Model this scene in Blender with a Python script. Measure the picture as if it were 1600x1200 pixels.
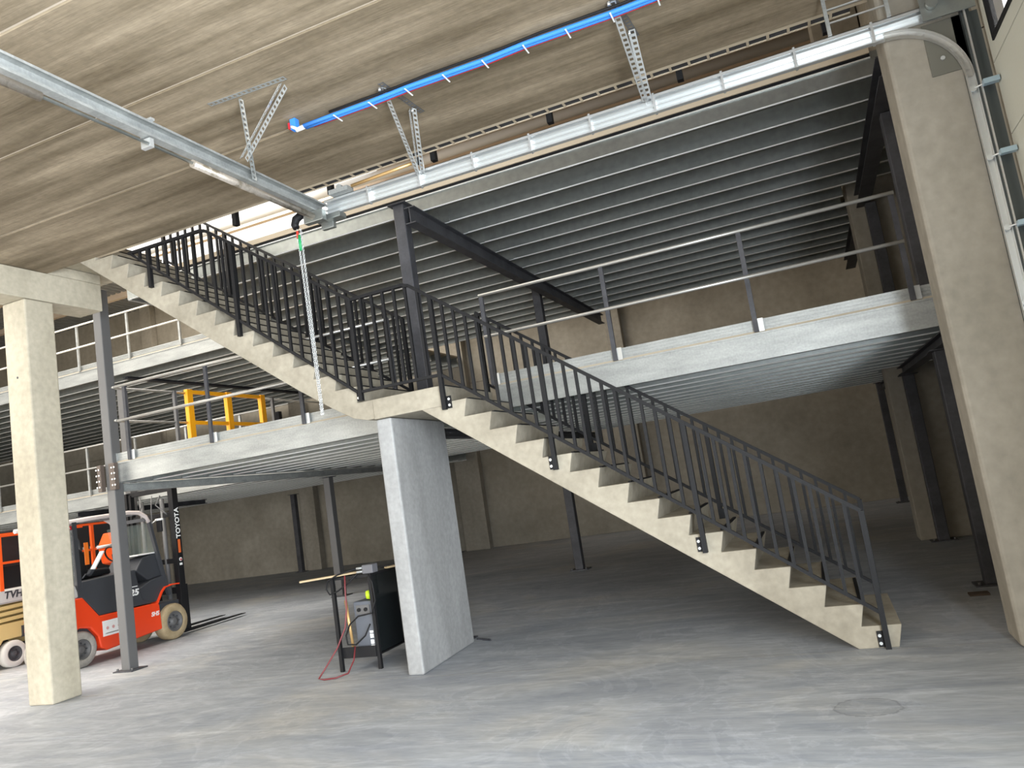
import bpy, bmesh, math, random
from mathutils import Vector, Matrix
random.seed(7)
for o in list(bpy.data.objects): bpy.data.objects.remove(o)
SC = bpy.context.scene
COL = SC.collection

# ---------------------------------------------------------------- camera
YAW, PITCH, ROLL, FPX, CAMZ = -0.362036333, 0.127945622, -0.151413121, 1199.05243, 1.8
_f = Vector((math.sin(YAW)*math.cos(PITCH), math.cos(YAW)*math.cos(PITCH), math.sin(PITCH)))
_r = Vector((math.cos(YAW), -math.sin(YAW), 0)); _u = _r.cross(_f)
c, s = math.cos(ROLL), math.sin(ROLL)
RR, UU = c*_r + s*_u, -s*_r + c*_u
cam = bpy.data.cameras.new('camera'); cam.sensor_width = 36; cam.lens = FPX/1600*36
cam.clip_start = 0.05; cam.clip_end = 200
camo = bpy.data.objects.new('camera', cam); COL.objects.link(camo)
m = Matrix((RR, UU, -_f)).transposed().to_4x4(); m.translation = (0, 0, CAMZ)
camo.matrix_world = m
SC.camera = camo

# ---------------------------------------------------------------- world, lights, exposure
w = bpy.data.worlds.new('sky'); SC.world = w; w.use_nodes = True
bg = w.node_tree.nodes['Background']
bg.inputs[0].default_value = (1.0, 0.98, 0.95, 1); bg.inputs[1].default_value = 1.5
SC.view_settings.view_transform = 'Standard'; SC.view_settings.look = 'None'
SC.view_settings.exposure = 0.62; SC.view_settings.gamma = 1.0
SC.view_settings.use_curve_mapping = False

def area(name, loc, target, sx, sy, power, col=(1, 1, 1)):
    l = bpy.data.lights.new(name, 'AREA'); l.shape = 'RECTANGLE'; l.size = sx; l.size_y = sy
    l.energy = power; l.color = col
    o = bpy.data.objects.new(name, l); COL.objects.link(o); o.location = loc
    d = Vector(target)-Vector(loc)
    o.rotation_euler = d.to_track_quat('-Z', 'Y').to_euler()
    return o
# daylight that falls through the rooflight over the well on the left
area('rooflight_daylight', (-14.2, 6.0, 10.3), (-14.2, 6.01, 0), 9.5, 12, 1300, (1.0, 0.94, 0.84))
# daylight through the rooflight beside the upper deck
area('upper_rooflight_daylight', (-15.5, 17.0, 10.3), (-15.5, 17.01, 0), 9, 5, 600, (1.0, 0.95, 0.87))
# daylight through the open gateway in the side behind the camera
area('gateway_daylight', (-13.0, -11.0, 2.5), (-5.0, 7, 1.9), 11, 4.6, 380, (1.0, 0.94, 0.84))
# daylight through the open dock gate right of the camera
area('dock_gate_daylight', (1.85, -2.4, 2.2), (-5.0, -2.41, 2.0), 8, 4.2, 2500, (0.86, 0.93, 1.0))
# daylight through the gateway on the left
area('left_gateway_daylight', (-19.5, -1.0, 2.6), (-7, 7, 1.6), 8, 4.6, 400, (1.0, 0.91, 0.78))

# ---------------------------------------------------------------- materials
MATS = {}
def mat(name, col, rough=0.6, metal=0.0, col2=None, scale=4.0, stretch=(1, 1, 1), detail=6, bump=0.0,
        bscale=None, col3=None, alpha=1.0, emit=0.0, lo=0.35, hi=0.65, coat=0.0, bdist=0.01, spec=None):
    if name in MATS: return MATS[name]
    m = bpy.data.materials.new(name); m.use_nodes = True
    nt = m.node_tree; N = nt.nodes; L = nt.links
    b = N['Principled BSDF']
    b.inputs['Base Color'].default_value = (*col, 1); b.inputs['Roughness'].default_value = rough
    b.inputs['Metallic'].default_value = metal
    if spec is not None: b.inputs['Specular IOR Level'].default_value = spec
    if coat: b.inputs['Coat Weight'].default_value = coat
    tc = N.new('ShaderNodeTexCoord'); mp = N.new('ShaderNodeMapping')
    mp.inputs['Scale'].default_value = stretch
    L.new(tc.outputs['Object'], mp.inputs['Vector'])
    if col2:
        n = N.new('ShaderNodeTexNoise'); n.inputs['Scale'].default_value = scale
        n.inputs['Detail'].default_value = detail; n.inputs['Roughness'].default_value = 0.62
        L.new(mp.outputs[0], n.inputs['Vector'])
        r = N.new('ShaderNodeValToRGB')
        r.color_ramp.elements[0].position = lo; r.color_ramp.elements[0].color = (*col, 1)
        r.color_ramp.elements[1].position = hi; r.color_ramp.elements[1].color = (*col2, 1)
        if col3:
            e = r.color_ramp.elements.new((lo+hi)/2+0.03); e.color = (*col3, 1)
        L.new(n.outputs['Fac'], r.inputs['Fac'])
        out = r.outputs['Color']
        n2 = N.new('ShaderNodeTexNoise'); n2.inputs['Scale'].default_value = scale*9
        n2.inputs['Detail'].default_value = 4
        L.new(tc.outputs['Object'], n2.inputs['Vector'])
        mx = N.new('ShaderNodeMix'); mx.data_type = 'RGBA'; mx.blend_type = 'OVERLAY'
        mx.inputs['Factor'].default_value = 0.25
        L.new(out, mx.inputs[6]); L.new(n2.outputs['Fac'], mx.inputs[7])
        L.new(mx.outputs[2], b.inputs['Base Color'])
    if bump:
        n = N.new('ShaderNodeTexNoise'); n.inputs['Scale'].default_value = bscale or scale*6
        n.inputs['Detail'].default_value = 6
        L.new(mp.outputs[0], n.inputs['Vector'])
        bp = N.new('ShaderNodeBump'); bp.inputs['Strength'].default_value = bump; bp.inputs['Distance'].default_value = bdist
        L.new(n.outputs['Fac'], bp.inputs['Height']); L.new(bp.outputs[0], b.inputs['Normal'])
    if alpha < 1: b.inputs['Alpha'].default_value = alpha
    if emit:
        b.inputs['Emission Color'].default_value = (*col, 1); b.inputs['Emission Strength'].default_value = emit
    MATS[name] = m
    return m

def floor_material():
    m = bpy.data.materials.new('power_floated_concrete'); m.use_nodes = True
    nt = m.node_tree; N = nt.nodes; L = nt.links; b = N['Principled BSDF']
    tc = N.new('ShaderNodeTexCoord')
    def noise(scale, stretch, dist=0.0, detail=8, rough=0.6, rz=0):
        mp = N.new('ShaderNodeMapping'); mp.inputs['Scale'].default_value = stretch
        mp.inputs['Rotation'].default_value = (0, 0, rz)
        L.new(tc.outputs['Object'], mp.inputs['Vector'])
        n = N.new('ShaderNodeTexNoise'); n.inputs['Scale'].default_value = scale
        n.inputs['Detail'].default_value = detail; n.inputs['Roughness'].default_value = rough
        n.inputs['Distortion'].default_value = dist
        L.new(mp.outputs[0], n.inputs['Vector']); return n.outputs['Fac']
    def ramp(fac, stops):
        r = N.new('ShaderNodeValToRGB')
        while len(r.color_ramp.elements) < len(stops): r.color_ramp.elements.new(0.5)
        for e, (p, cc) in zip(r.color_ramp.elements, stops): e.position = p; e.color = (*cc, 1)
        L.new(fac, r.inputs['Fac']); return r.outputs['Color']
    def mix(a, bb, fac, mode='MIX'):
        x = N.new('ShaderNodeMix'); x.data_type = 'RGBA'; x.blend_type = mode
        if isinstance(fac, float): x.inputs['Factor'].default_value = fac
        else: L.new(fac, x.inputs['Factor'])
        L.new(a, x.inputs[6]); L.new(bb, x.inputs[7]); return x.outputs[2]
    base = ramp(noise(0.35, (1, 1.6, 1), 0.6), [(0.35, (0.30, 0.315, 0.34)), (0.52, (0.37, 0.385, 0.405)), (0.68, (0.44, 0.43, 0.405))])
    sweep = ramp(noise(1.1, (0.45, 1.7, 1), 3.2, rz=0.2), [(0.36, (0.40, 0.41, 0.43)), (0.52, (0.5, 0.5, 0.5)), (0.68, (0.62, 0.62, 0.61))])
    c1 = mix(base, sweep, 0.75, 'OVERLAY')
    swirl = ramp(noise(0.5, (1, 1.2, 1), 4.0, 7, 0.6), [(0.47, (0.42, 0.43, 0.44)), (0.5, (0.62, 0.62, 0.63)), (0.55, (0.48, 0.48, 0.48))])
    c2 = mix(c1, swirl, 0.4, 'OVERLAY')
    scuff = ramp(noise(1.3, (0.10, 7.0, 1), 0.8, 5, 0.55, rz=0.05), [(0.60, (0.5, 0.5, 0.5)), (0.66, (0.66, 0.66, 0.66)), (0.69, (0.5, 0.5, 0.5))])
    c2 = mix(c2, scuff, 0.5, 'OVERLAY')
    scuff2 = ramp(noise(1.0, (0.12, 6.0, 1), 1.2, 5, 0.55, rz=0.75), [(0.64, (0.5, 0.5, 0.5)), (0.68, (0.64, 0.64, 0.64)), (0.70, (0.5, 0.5, 0.5))])
    c2 = mix(c2, scuff2, 0.5, 'OVERLAY')
    fine = ramp(noise(14, (0.5, 2, 1), 0.5), [(0.3, (0.40, 0.40, 0.40)), (0.7, (0.6, 0.6, 0.6))])
    c3 = mix(c2, fine, 0.5, 'OVERLAY')
    # dried puddle ring in the foreground
    mp = N.new('ShaderNodeMapping'); mp.inputs['Location'].default_value = (0.02, -5.71*1.15, 0); mp.inputs['Scale'].default_value = (1, 1.15, 0)
    L.new(tc.outputs['Object'], mp.inputs['Vector'])
    ln = N.new('ShaderNodeVectorMath'); ln.operation = 'LENGTH'; L.new(mp.outputs[0], ln.inputs[0])
    ad = N.new('ShaderNodeMath'); ad.operation = 'MULTIPLY_ADD'; ad.inputs[1].default_value = 0.14
    L.new(noise(7, (1, 1, 1), 0.3), ad.inputs[0]); L.new(ln.outputs['Value'], ad.inputs[2])
    ring = ramp(ad.outputs[0], [(0.0, (0.95, 0.95, 0.95)), (0.262, (0.91, 0.91, 0.90)), (0.28, (0.70, 0.69, 0.68)), (0.292, (1, 1, 1))])
    c3 = mix(c3, ring, 1.0, 'MULTIPLY')
    L.new(c3, b.inputs['Base Color'])
    b.inputs['Roughness'].default_value = 0.55
    rr = N.new('ShaderNodeMapRange'); rr.inputs[3].default_value = 0.42; rr.inputs[4].default_value = 0.75
    L.new(noise(0.7, (1, 1.5, 1), 1.5), rr.inputs[0]); L.new(rr.outputs[0], b.inputs['Roughness'])
    bp = N.new('ShaderNodeBump'); bp.inputs['Strength'].default_value = 0.12; bp.inputs['Distance'].default_value = 0.01
    L.new(noise(3, (0.6, 2, 1), 1.0), bp.inputs['Height']); L.new(bp.outputs[0], b.inputs['Normal'])
    return m

M_FLOOR = floor_material()
M_SOFFIT = mat('plank_soffit_concrete', (0.13, 0.097, 0.056), 0.85, col2=(0.38, 0.305, 0.21), col3=(0.25, 0.197, 0.13), scale=1.7, stretch=(0.22, 2.0, 1), bump=0.35, bscale=22, lo=0.33, hi=0.68)
M_JOINT = mat('joint_mortar', (0.62, 0.53, 0.42), 0.9)
M_WALL = mat('wall_panel_concrete', (0.24, 0.215, 0.17), 0.85, col2=(0.32, 0.29, 0.235), scale=0.7, bump=0.1)
M_PILLAR = mat('cast_concrete', (0.38, 0.34, 0.255), 0.85, col2=(0.50, 0.45, 0.35), scale=1.5, stretch=(1, 1, 0.35), bump=0.15, bscale=18)
M_STAIR = mat('stair_concrete', (0.26, 0.23, 0.175), 0.85, col2=(0.375, 0.338, 0.265), scale=1.6, bump=0.15, bscale=20)
M_GREYC = mat('grey_formed_concrete', (0.235, 0.235, 0.23), 0.7, col2=(0.36, 0.36, 0.355), scale=2.2, stretch=(1, 1, 0.25), bump=0.1, bscale=14, lo=0.3, hi=0.75)
M_DUSTY = mat('dusty_concrete', (0.235, 0.212, 0.17), 0.85, col2=(0.31, 0.28, 0.23), scale=1.1, stretch=(1, 1, 0.5), bump=0.12, bscale=20)
M_GALV = mat('galvanised_steel', (0.29, 0.30, 0.29), 0.45, 0.4, col2=(0.40, 0.41, 0.395), scale=5, stretch=(0.3, 1, 1.5))
M_GALVD = mat('galvanised_joist', (0.29, 0.31, 0.295), 0.36, 0.8, col2=(0.38, 0.40, 0.385), scale=1.2, stretch=(0.25, 1, 1))
M_EDGE_HILITE = mat('rolled_edge_highlight', (0.88, 0.88, 0.85), 0.3, 0.3)  # light caught by the steel edges, put into a paler colour
M_GALVL = mat('bright_zinc', (0.66, 0.675, 0.67), 0.30, 0.65)
M_TUBE = mat('zinc_tube', (0.52, 0.51, 0.48), 0.35, 0.6)
M_DARK = mat('anthracite_steel', (0.045, 0.045, 0.05), 0.55, spec=0.3, col2=(0.075, 0.075, 0.082), scale=3)
M_GREYP = mat('grey_painted_steel', (0.115, 0.113, 0.112), 0.5)
M_BLACK = mat('black_powder_coat', (0.011, 0.011, 0.012), 0.55, spec=0.22)
M_TRIM = mat('cream_edge_trim', (0.62, 0.52, 0.38), 0.7)
M_ROOF = mat('roof_cladding', (0.58, 0.47, 0.36), 0.7)
M_ROOFD = mat('ribbed_roof_sheet', (0.20, 0.21, 0.215), 0.55, 0.2)
M_DECK = mat('deck_board', (0.42, 0.36, 0.27), 0.8)
M_RED = mat('orange_red_paint', (0.84, 0.060, 0.012), 0.32, coat=0.3)
M_ORANGE = mat('orange_paint', (0.90, 0.11, 0.015), 0.4)
M_YELLOW = mat('yellow_gate_paint', (0.92, 0.40, 0.01), 0.4)
M_CHAR = mat('charcoal_plastic', (0.045, 0.048, 0.055), 0.5)
M_TYRE = mat('dusty_grey_tyre', (0.30, 0.28, 0.25), 0.9, col2=(0.42, 0.39, 0.35), scale=8, bump=0.3)
M_TYREB = mat('tan_tyre', (0.33, 0.25, 0.14), 0.9, col2=(0.42, 0.33, 0.20), scale=8, bump=0.3)
M_TYREW = mat('white_tyre', (0.62, 0.60, 0.56), 0.8)
M_PINK = mat('dusty_guard_rail', (0.66, 0.58, 0.55), 0.6)
M_WHITE = mat('white_lettering', (0.85, 0.85, 0.83), 0.6)
M_BEIGE = mat('beige_chassis_paint', (0.62, 0.47, 0.20), 0.5)
M_LGREY = mat('light_grey_paint', (0.55, 0.54, 0.52), 0.5)
M_BLUE = mat('blue_conduit_plastic', (0.045, 0.24, 0.75), 0.4)
M_REDC = mat('red_cable_plastic', (0.45, 0.02, 0.03), 0.4)
M_HOSE = mat('dark_red_hose', (0.16, 0.022, 0.026), 0.45)
M_DOOR = mat('cream_door_panel', (0.55, 0.54, 0.46), 0.55, bump=0.2, scale=30, bscale=60)
M_WOOD = mat('light_timber', (0.42, 0.32, 0.18), 0.75, col2=(0.52, 0.40, 0.24), scale=3, stretch=(0.4, 3, 3))
M_GREEN = mat('green_plastic', (0.02, 0.30, 0.10), 0.5)
M_LIME = mat('lime_plastic', (0.55, 0.75, 0.02), 0.5)
M_COPPER = mat('brass_tube', (0.60, 0.38, 0.16), 0.35, 0.5)
M_SMOKE = mat('smoked_panel', (0.008, 0.011, 0.012), 0.25, alpha=0.72)
M_GLASS = mat('cab_glass', (0.25, 0.30, 0.28), 0.08, alpha=0.16)
M_OPAL = mat('window_pane', (0.9, 0.93, 1.0), 0.05, alpha=0.12)
M_BOX = mat('slate_grey_machine', (0.10, 0.11, 0.13), 0.5)
M_SPRING = mat('worn_spring_steel', (0.58, 0.52, 0.45), 0.35, 0.7, col2=(0.30, 0.26, 0.20), scale=6, stretch=(1, 1, 1), lo=0.5, hi=0.6)
M_BLUES = mat('passivated_zinc', (0.42, 0.55, 0.64), 0.35, 0.5)

# ---------------------------------------------------------------- mesh helper
class MB:
    def __init__(s): s.v = []; s.f = []; s.sm = []; s.mi = []; s.cur = 0
    def quad(s, vs, faces, smooth=False):
        n = len(s.v); s.v += [Vector(p) for p in vs]
        for f in faces: s.f.append([n+i for i in f]); s.sm.append(smooth); s.mi.append(s.cur)
    def box(s, x0, x1, y0, y1, z0, z1):
        x0, x1 = min(x0, x1), max(x0, x1); y0, y1 = min(y0, y1), max(y0, y1); z0, z1 = min(z0, z1), max(z0, z1)
        s.quad([(x0,y0,z0),(x1,y0,z0),(x1,y1,z0),(x0,y1,z0),(x0,y0,z1),(x1,y0,z1),(x1,y1,z1),(x0,y1,z1)],
               [(3,2,1,0),(4,5,6,7),(0,1,5,4),(1,2,6,5),(2,3,7,6),(3,0,4,7)]); return s
    def bar(s, a, b, wd, h, up=(0, 0, 1)):
        a, b = Vector(a), Vector(b); d = (b-a).normalized(); up = Vector(up)
        side = d.cross(up)
        if side.length < 1e-4: side = d.cross(Vector((0, 1, 0)))
        side.normalize(); u = side.cross(d).normalized()
        vs = []
        for p in (a, b):
            for i, j in ((-1,-1),(1,-1),(1,1),(-1,1)): vs.append(p+side*i*wd/2+u*j*h/2)
        s.quad(vs, [(0,1,2,3),(7,6,5,4),(1,0,4,5),(2,1,5,6),(3,2,6,7),(0,3,7,4)]); return s
    def tube(s, pts, r, n=10, closed=False):
        pts = [Vector(p) for p in pts]; rings = []; base = len(s.v)
        ref = None
        for i, p in enumerate(pts):
            if closed: d = pts[(i+1) % len(pts)]-pts[i-1]
            else: d = pts[min(i+1, len(pts)-1)]-pts[max(i-1, 0)]
            d.normalize()
            if ref is None:
                ref = d.cross(Vector((0, 0, 1)))
                if ref.length < 1e-3: ref = d.cross(Vector((0, 1, 0)))
            a = (ref-d*ref.dot(d)).normalized(); ref = a; b2 = d.cross(a)
            rr = r[i] if isinstance(r, (list, tuple)) else r
            for k in range(n):
                t = 2*math.pi*k/n; s.v.append(p+a*math.cos(t)*rr+b2*math.sin(t)*rr)
        m2 = len(pts)
        for i in range(m2 if closed else m2-1):
            j = (i+1) % m2
            for k in range(n):
                s.f.append([base+i*n+k, base+i*n+(k+1) % n, base+j*n+(k+1) % n, base+j*n+k]); s.sm.append(True); s.mi.append(s.cur)
        if not closed:
            s.f.append([base+k for k in range(n)][::-1]); s.sm.append(False); s.mi.append(s.cur)
            s.f.append([base+(m2-1)*n+k for k in range(n)]); s.sm.append(False); s.mi.append(s.cur)
        return s
    def prism(s, poly, a0, a1, axis=1, smooth=False):
        # poly in the two remaining axes (order x,z for axis 1; y,z for axis 0; x,y for axis 2)
        n = len(poly)
        def P(p, t):
            return (p[0], t, p[1]) if axis == 1 else ((t, p[0], p[1]) if axis == 0 else (p[0], p[1], t))
        vs = [P(p, a0) for p in poly]+[P(p, a1) for p in poly]
        fs = [list(range(n))[::-1], list(range(n, 2*n))]+[(i, (i+1) % n, n+(i+1) % n, n+i) for i in range(n)]
        s.quad(vs, fs, smooth); return s
    def lathe(s, prof, c, axis=0, n=28):
        # prof: list of (radius, offset along axis)
        base = len(s.v); c = Vector(c)
        for r, o in prof:
            for k in range(n):
                t = 2*math.pi*k/n; a, b = r*math.cos(t), r*math.sin(t)
                s.v.append(c+(Vector((o, a, b)) if axis == 0 else Vector((a, o, b)) if axis == 1 else Vector((a, b, o))))
        for i in range(len(prof)-1):
            for k in range(n):
                s.f.append([base+i*n+k, base+i*n+(k+1) % n, base+(i+1)*n+(k+1) % n, base+(i+1)*n+k]); s.sm.append(True); s.mi.append(s.cur)
        for i, rev in ((0, True), (len(prof)-1, False)):
            f = [base+i*n+k for k in range(n)]
            s.f.append(f[::-1] if rev else f); s.sm.append(False); s.mi.append(s.cur)
        return s
    def build(s, name, mats, parent=None, bevel=0.0, seg=2):
        me = bpy.data.meshes.new(name); org = world_origin(parent)
        me.from_pydata([tuple(v-org) for v in s.v], [], s.f)
        if not isinstance(mats, (list, tuple)): mats = [mats]
        for mm in mats: me.materials.append(mm)
        for p, sm, mi in zip(me.polygons, s.sm, s.mi): p.use_smooth = sm; p.material_index = mi
        b = bmesh.new(); b.from_mesh(me); bmesh.ops.recalc_face_normals(b, faces=b.faces); b.to_mesh(me); b.free()
        o = bpy.data.objects.new(name, me); COL.objects.link(o)
        if parent: o.parent = parent
        if bevel:
            md = o.modifiers.new('bevel', 'BEVEL'); md.width = bevel; md.segments = seg; md.limit_method = 'ANGLE'; md.angle_limit = math.radians(40)
        return o
def world_origin(p):
    v = Vector((0, 0, 0))
    while p: v = v+Vector(p.location); p = p.parent
    return v
def thing(name, label, cat, loc, group=None):
    o = bpy.data.objects.new(name, None); COL.objects.link(o); o.location = loc; o.empty_display_size = 0.2
    o['label'] = label; o['category'] = cat
    if group: o['group'] = group
    return o
def tag(o, label, cat, group=None):
    o['label'] = label; o['category'] = cat
    if group: o['group'] = group
    return o
def struct(o): o['kind'] = 'structure'; return o
def copy_tree(o, parent=None):
    c2 = o.copy(); COL.objects.link(c2); c2.parent = parent
    for ch in list(o.children): copy_tree(ch, c2)
    return c2
def text(body, size, mtx, material, parent, name='lettering', bold=0.0, shear=0.0, extrude=0.002, squash=1.0):
    cu = bpy.data.curves.new('t', 'FONT'); cu.body = body; cu.size = size; cu.extrude = extrude; cu.offset = bold
    cu.align_x = 'CENTER'; cu.align_y = 'CENTER'; cu.shear = shear
    to = bpy.data.objects.new('t', cu); COL.objects.link(to)
    bpy.context.view_layer.update()
    me = bpy.data.meshes.new_from_object(to.evaluated_get(bpy.context.evaluated_depsgraph_get()))
    bpy.data.objects.remove(to)
    org = world_origin(parent)
    me.transform(Matrix.Translation(-org) @ mtx @ Matrix.Diagonal((squash, 1, 1, 1)))
    me.materials.clear(); me.materials.append(material)
    o = bpy.data.objects.new(name, me); COL.objects.link(o); o.parent = parent
    return o
def face_px(x, y, z, rot=0):
    # text lying in a plane whose outward normal is +X, reading direction along +Y
    r = Matrix(((0, 0, 1), (1, 0, 0), (0, 1, 0))).to_4x4()
    return Matrix.Translation((x, y, z)) @ r @ Matrix.Rotation(rot, 4, 'Z')

# ================================================================= SETTING
fm = MB(); fm.box(-30, 8, -12, 24, -0.3, 0)
struct(fm.build('floor', M_FLOOR))
# saw-cut joint line and drain hole of the floor
jm = MB(); jm.box(-9.0, 1.1, 7.145, 7.151, -0.01, 0.0012)
struct(jm.build('trim_1', mat('joint_sealant', (0.20, 0.19, 0.17), 0.9)))

# hollow core planks overhead, joints every 1.2 m
cm = MB()
for k in range(14):
    y1 = 7.2-1.2*k; y0 = y1-1.2
    cm.cur = 0
    cm.prism([(y0+0.018, 5.52), (y1-0.018 if k else y1, 5.52), (y1-0.002, 5.54), (y1-0.002, 5.85), (y0+0.002, 5.85), (y0+0.002, 5.54)], -9.45, 4.5, axis=0)
    cm.cur = 1
    if k: cm.box(-9.45, 4.5, y1-0.008, y1+0.008, 5.531, 5.6)
struct(cm.build('ceiling', [M_SOFFIT, M_JOINT]))
# cream upstand trim on the plank edge
tm = MB(); tm.box(-8.4, 1.9, 7.203, 7.262, 5.525, 5.92)
struct(tm.build('trim_2', M_TRIM))
# slab where the stairs arrive
lm = MB(); lm.box(-9.62, -8.55, 7.27, 8.38, 5.66, 5.86)
struct(lm.build('trim_3', M_PILLAR))

# back wall, panels with horizontal and vertical joints
wm = MB()
xs = [-30, -22.2, -16.4, -10.4, -4.75, 2.6]
for i in range(len(xs)-1):
    for z0, z1 in ((0, 3.05), (3.05, 5.05), (5.05, 7.6), (7.6, 10.5)):
        wm.box(xs[i]+0.006, xs[i+1]-0.006, 21.6, 21.8, z0+0.006, z1-0.006)
wm.box(-30, 2.6, 21.66, 21.85, 0, 10.5)
struct(wm.build('wall_back', M_WALL))
wr = MB()
for z0, z1 in ((0, 3.05), (3.05, 5.05), (5.05, 7.6), (7.6, 10.5)):
    for y0, y1 in ((7.42, 13.5), (13.5, 21.55)):
        wr.box(1.92, 2.1, y0+0.006, y1-0.006, z0+0.006, z1-0.006)
wr.box(1.98, 2.15, 7.42, 21.6, 0, 10.5)
struct(wr.build('wall_right', M_WALL))
wl = MB(); wl.box(-30.2, -30, 3, 21.8, 0, 10.5)
struct(wl.build('wall_left', M_WALL))
wf = MB(); wf.box(1.95, 3.2, -12, 1.6, 0, 5.5); wf.box(1.95, 2.3, -12, 7.4, 5.86, 10.5); wf.box(-30, 4.5, -12, -11.8, 5.0, 10.5); wf.box(-7, 4.5, -12, -11.8, 0, 5.0)  # last box: unseen lower rear wall added to block daylight from behind
struct(wf.build('wall_front', M_WALL))
# roof: plain cladding over the deck, ribbed sheet over the far left, rooflights over the well
rf = MB()
rf.box(-9.4, 4.5, -12, 22, 10.5, 10.7)
rf.box(-20.5, -9.4, 21.4, 22, 10.5, 10.7); rf.box(-20.5, -9.4, 12.6, 14.4, 10.5, 10.7); rf.box(-30, -9.4, -12, -0.5, 10.5, 10.7)
for yy in (15.2, 17.35, 19.6): rf.box(-30, 2, yy, yy+0.16, 10.2, 10.5)
struct(rf.build('roof_cladding', M_ROOF))
rb = MB()
for i in range(38):
    x = -30+i*0.25
    rb.prism([(x, 10.5), (x+0.04, 10.38), (x+0.16, 10.38), (x+0.20, 10.5), (x+0.25, 10.5), (x+0.25, 10.56), (x, 10.56)], -0.5, 22, axis=1)
struct(rb.build('ribbed_roof', M_ROOFD))
for n, (y0, y1) in enumerate(((-0.5, 12.6), (14.4, 21.4))):
    g = MB(); g.box(-20.5, -9.4, y0, y1, 10.60, 10.62)
    struct(g.build('window_%d' % (n+1), M_OPAL))
# pilasters of cast concrete
def pilaster(name, x0, x1, y0, y1, z1=10.4):
    p = MB(); p.box(x0, x1, y0, y1, 0, z1); return struct(p.build(name, M_DUSTY, bevel=0.015))
pilaster('wall_pilaster', -10.35, -9.55, 21.32, 21.59)
pilaster('wall_pilaster', -16.2, -15.6, 21.32, 21.59)
pilaster('wall_pilaster', -5.0, -4.55, 21.32, 21.59)
pilaster('wall_pilaster', -22.4, -21.9, 21.32, 21.59)
pilaster('wall_pilaster', 1.18, 1.9, 13.42, 13.9)

# ================================================================= CONCRETE COLUMNS AND BEAM
t = thing('concrete_column', 'square cream concrete column at the left, in front of the red forklift', 'column', (-9.32, 7.04, 0))
b = MB(); b.box(-9.53, -9.11, 6.84, 7.25, 0, 5.115); b.build('shaft', M_PILLAR, t, bevel=0.02)
hb = MB(); hb.lathe([(0.016, 0), (0.016, 0.002)], (-9.33, 6.838, 4.1), axis=1, n=12); hb.build('tie_hole', M_DARK, t)
t = thing('concrete_beam', 'cream concrete beam lying over the left column under the ceiling planks', 'beam', (-9.32, 2, 5.12))
b = MB(); b.box(-9.55, -9.1, -6, 8.02, 5.12, 5.515)
b.build('beam_body', M_PILLAR, t, bevel=0.012)
b = MB(); b.box(-9.55, -9.1, 7.205, 8.02, 5.516, 5.655); b.build('beam_step', M_PILLAR, t, bevel=0.008)
t = thing('concrete_column', 'wide blade shaped grey concrete column carrying the stair landing', 'column', (-4.25, 7.9, 0))
b = MB()
b.cur = 0; b.prism([(-4.36, 7.21), (-4.17, 7.21), (-4.23, 8.60), (-4.40, 8.60)], 0, 2.70, axis=2)
o = b.build('shaft', [M_GREYC], t, bevel=0.02)
t = thing('concrete_column', 'massive tan concrete column at the right beside the cream sectional door', 'column', (1.4, 7.15, 0))
b = MB(); b.box(1.13, 1.78, 6.95, 7.38, 0, 8.0); b.build('shaft', M_DUSTY, t, bevel=0.035, seg=3)
b = MB(); b.box(1.42, 1.74, 6.935, 6.949, 4.55, 5.0); b.build('bracket_shade_plate', mat('bracket_shade', (0.13, 0.125, 0.10), 0.6), t, bevel=0.003)  # dark plate put in for the shade of the track bracket
b = MB(); b.lathe([(0.018, 0), (0.018, 0.015)], (1.52, 6.92, 4.68), axis=1, n=8); b.build('bolt', M_GALVL, t)

# ================================================================= STAIRCASE
RIS, GO = 0.1828, 0.258
t = thing('concrete_staircase', 'long precast concrete staircase rising leftwards in two flights from floor to upper deck', 'staircase', (-4, 7.9, 0))
Y0, Y1 = 7.2, 8.56
pts = [(0.31, 0.0)]
low = []
for i in range(1, 17):
    x = 0.36-GO*(i-1); z = RIS*i
    if i > 1: pts.append((x-0.05, z-RIS))
    pts.append((x, z)); low.append((x, z))
lx = low[-1][0]
pts += [(lx-0.02, 2.9245), (lx-0.02, 2.745), (-3.83, 2.742), (0.0, 0.0)]
b = MB(); b.prism(pts, Y0, Y1, axis=1); b.build('lower_flight', M_STAIR, t, bevel=0.006)
b = MB(); b.box(-4.36, lx-0.022, Y0-0.012, Y1+0.01, 2.705, 2.925); b.build('landing', M_STAIR, t, bevel=0.008)
pts = [(-4.362, 2.925)]
up = []
for j in range(0, 16):
    x = -4.51-0.2625*j; z = 2.925+0.1828*(j+1)
    pts.append((x-0.05, z-0.1828)); pts.append((x, z)); up.append((x, z))
pts += [(-8.56, up[-1][1]), (-8.56, 5.56), (-5.3, 3.20), (-4.9, 2.93), (-4.62, 2.76), (-4.45, 2.715), (-4.362, 2.715)]
b = MB(); b.prism(pts, Y0, Y1, axis=1); b.build('upper_flight', M_STAIR, t, bevel=0.006)
for (x, z) in low[1:]+up:
    b = MB(); b.box(x-0.035, x-0.004, Y0+0.10, Y1-0.12, z-0.002, z+0.014); b.build('nosing_strip', M_BLACK, t)

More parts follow.
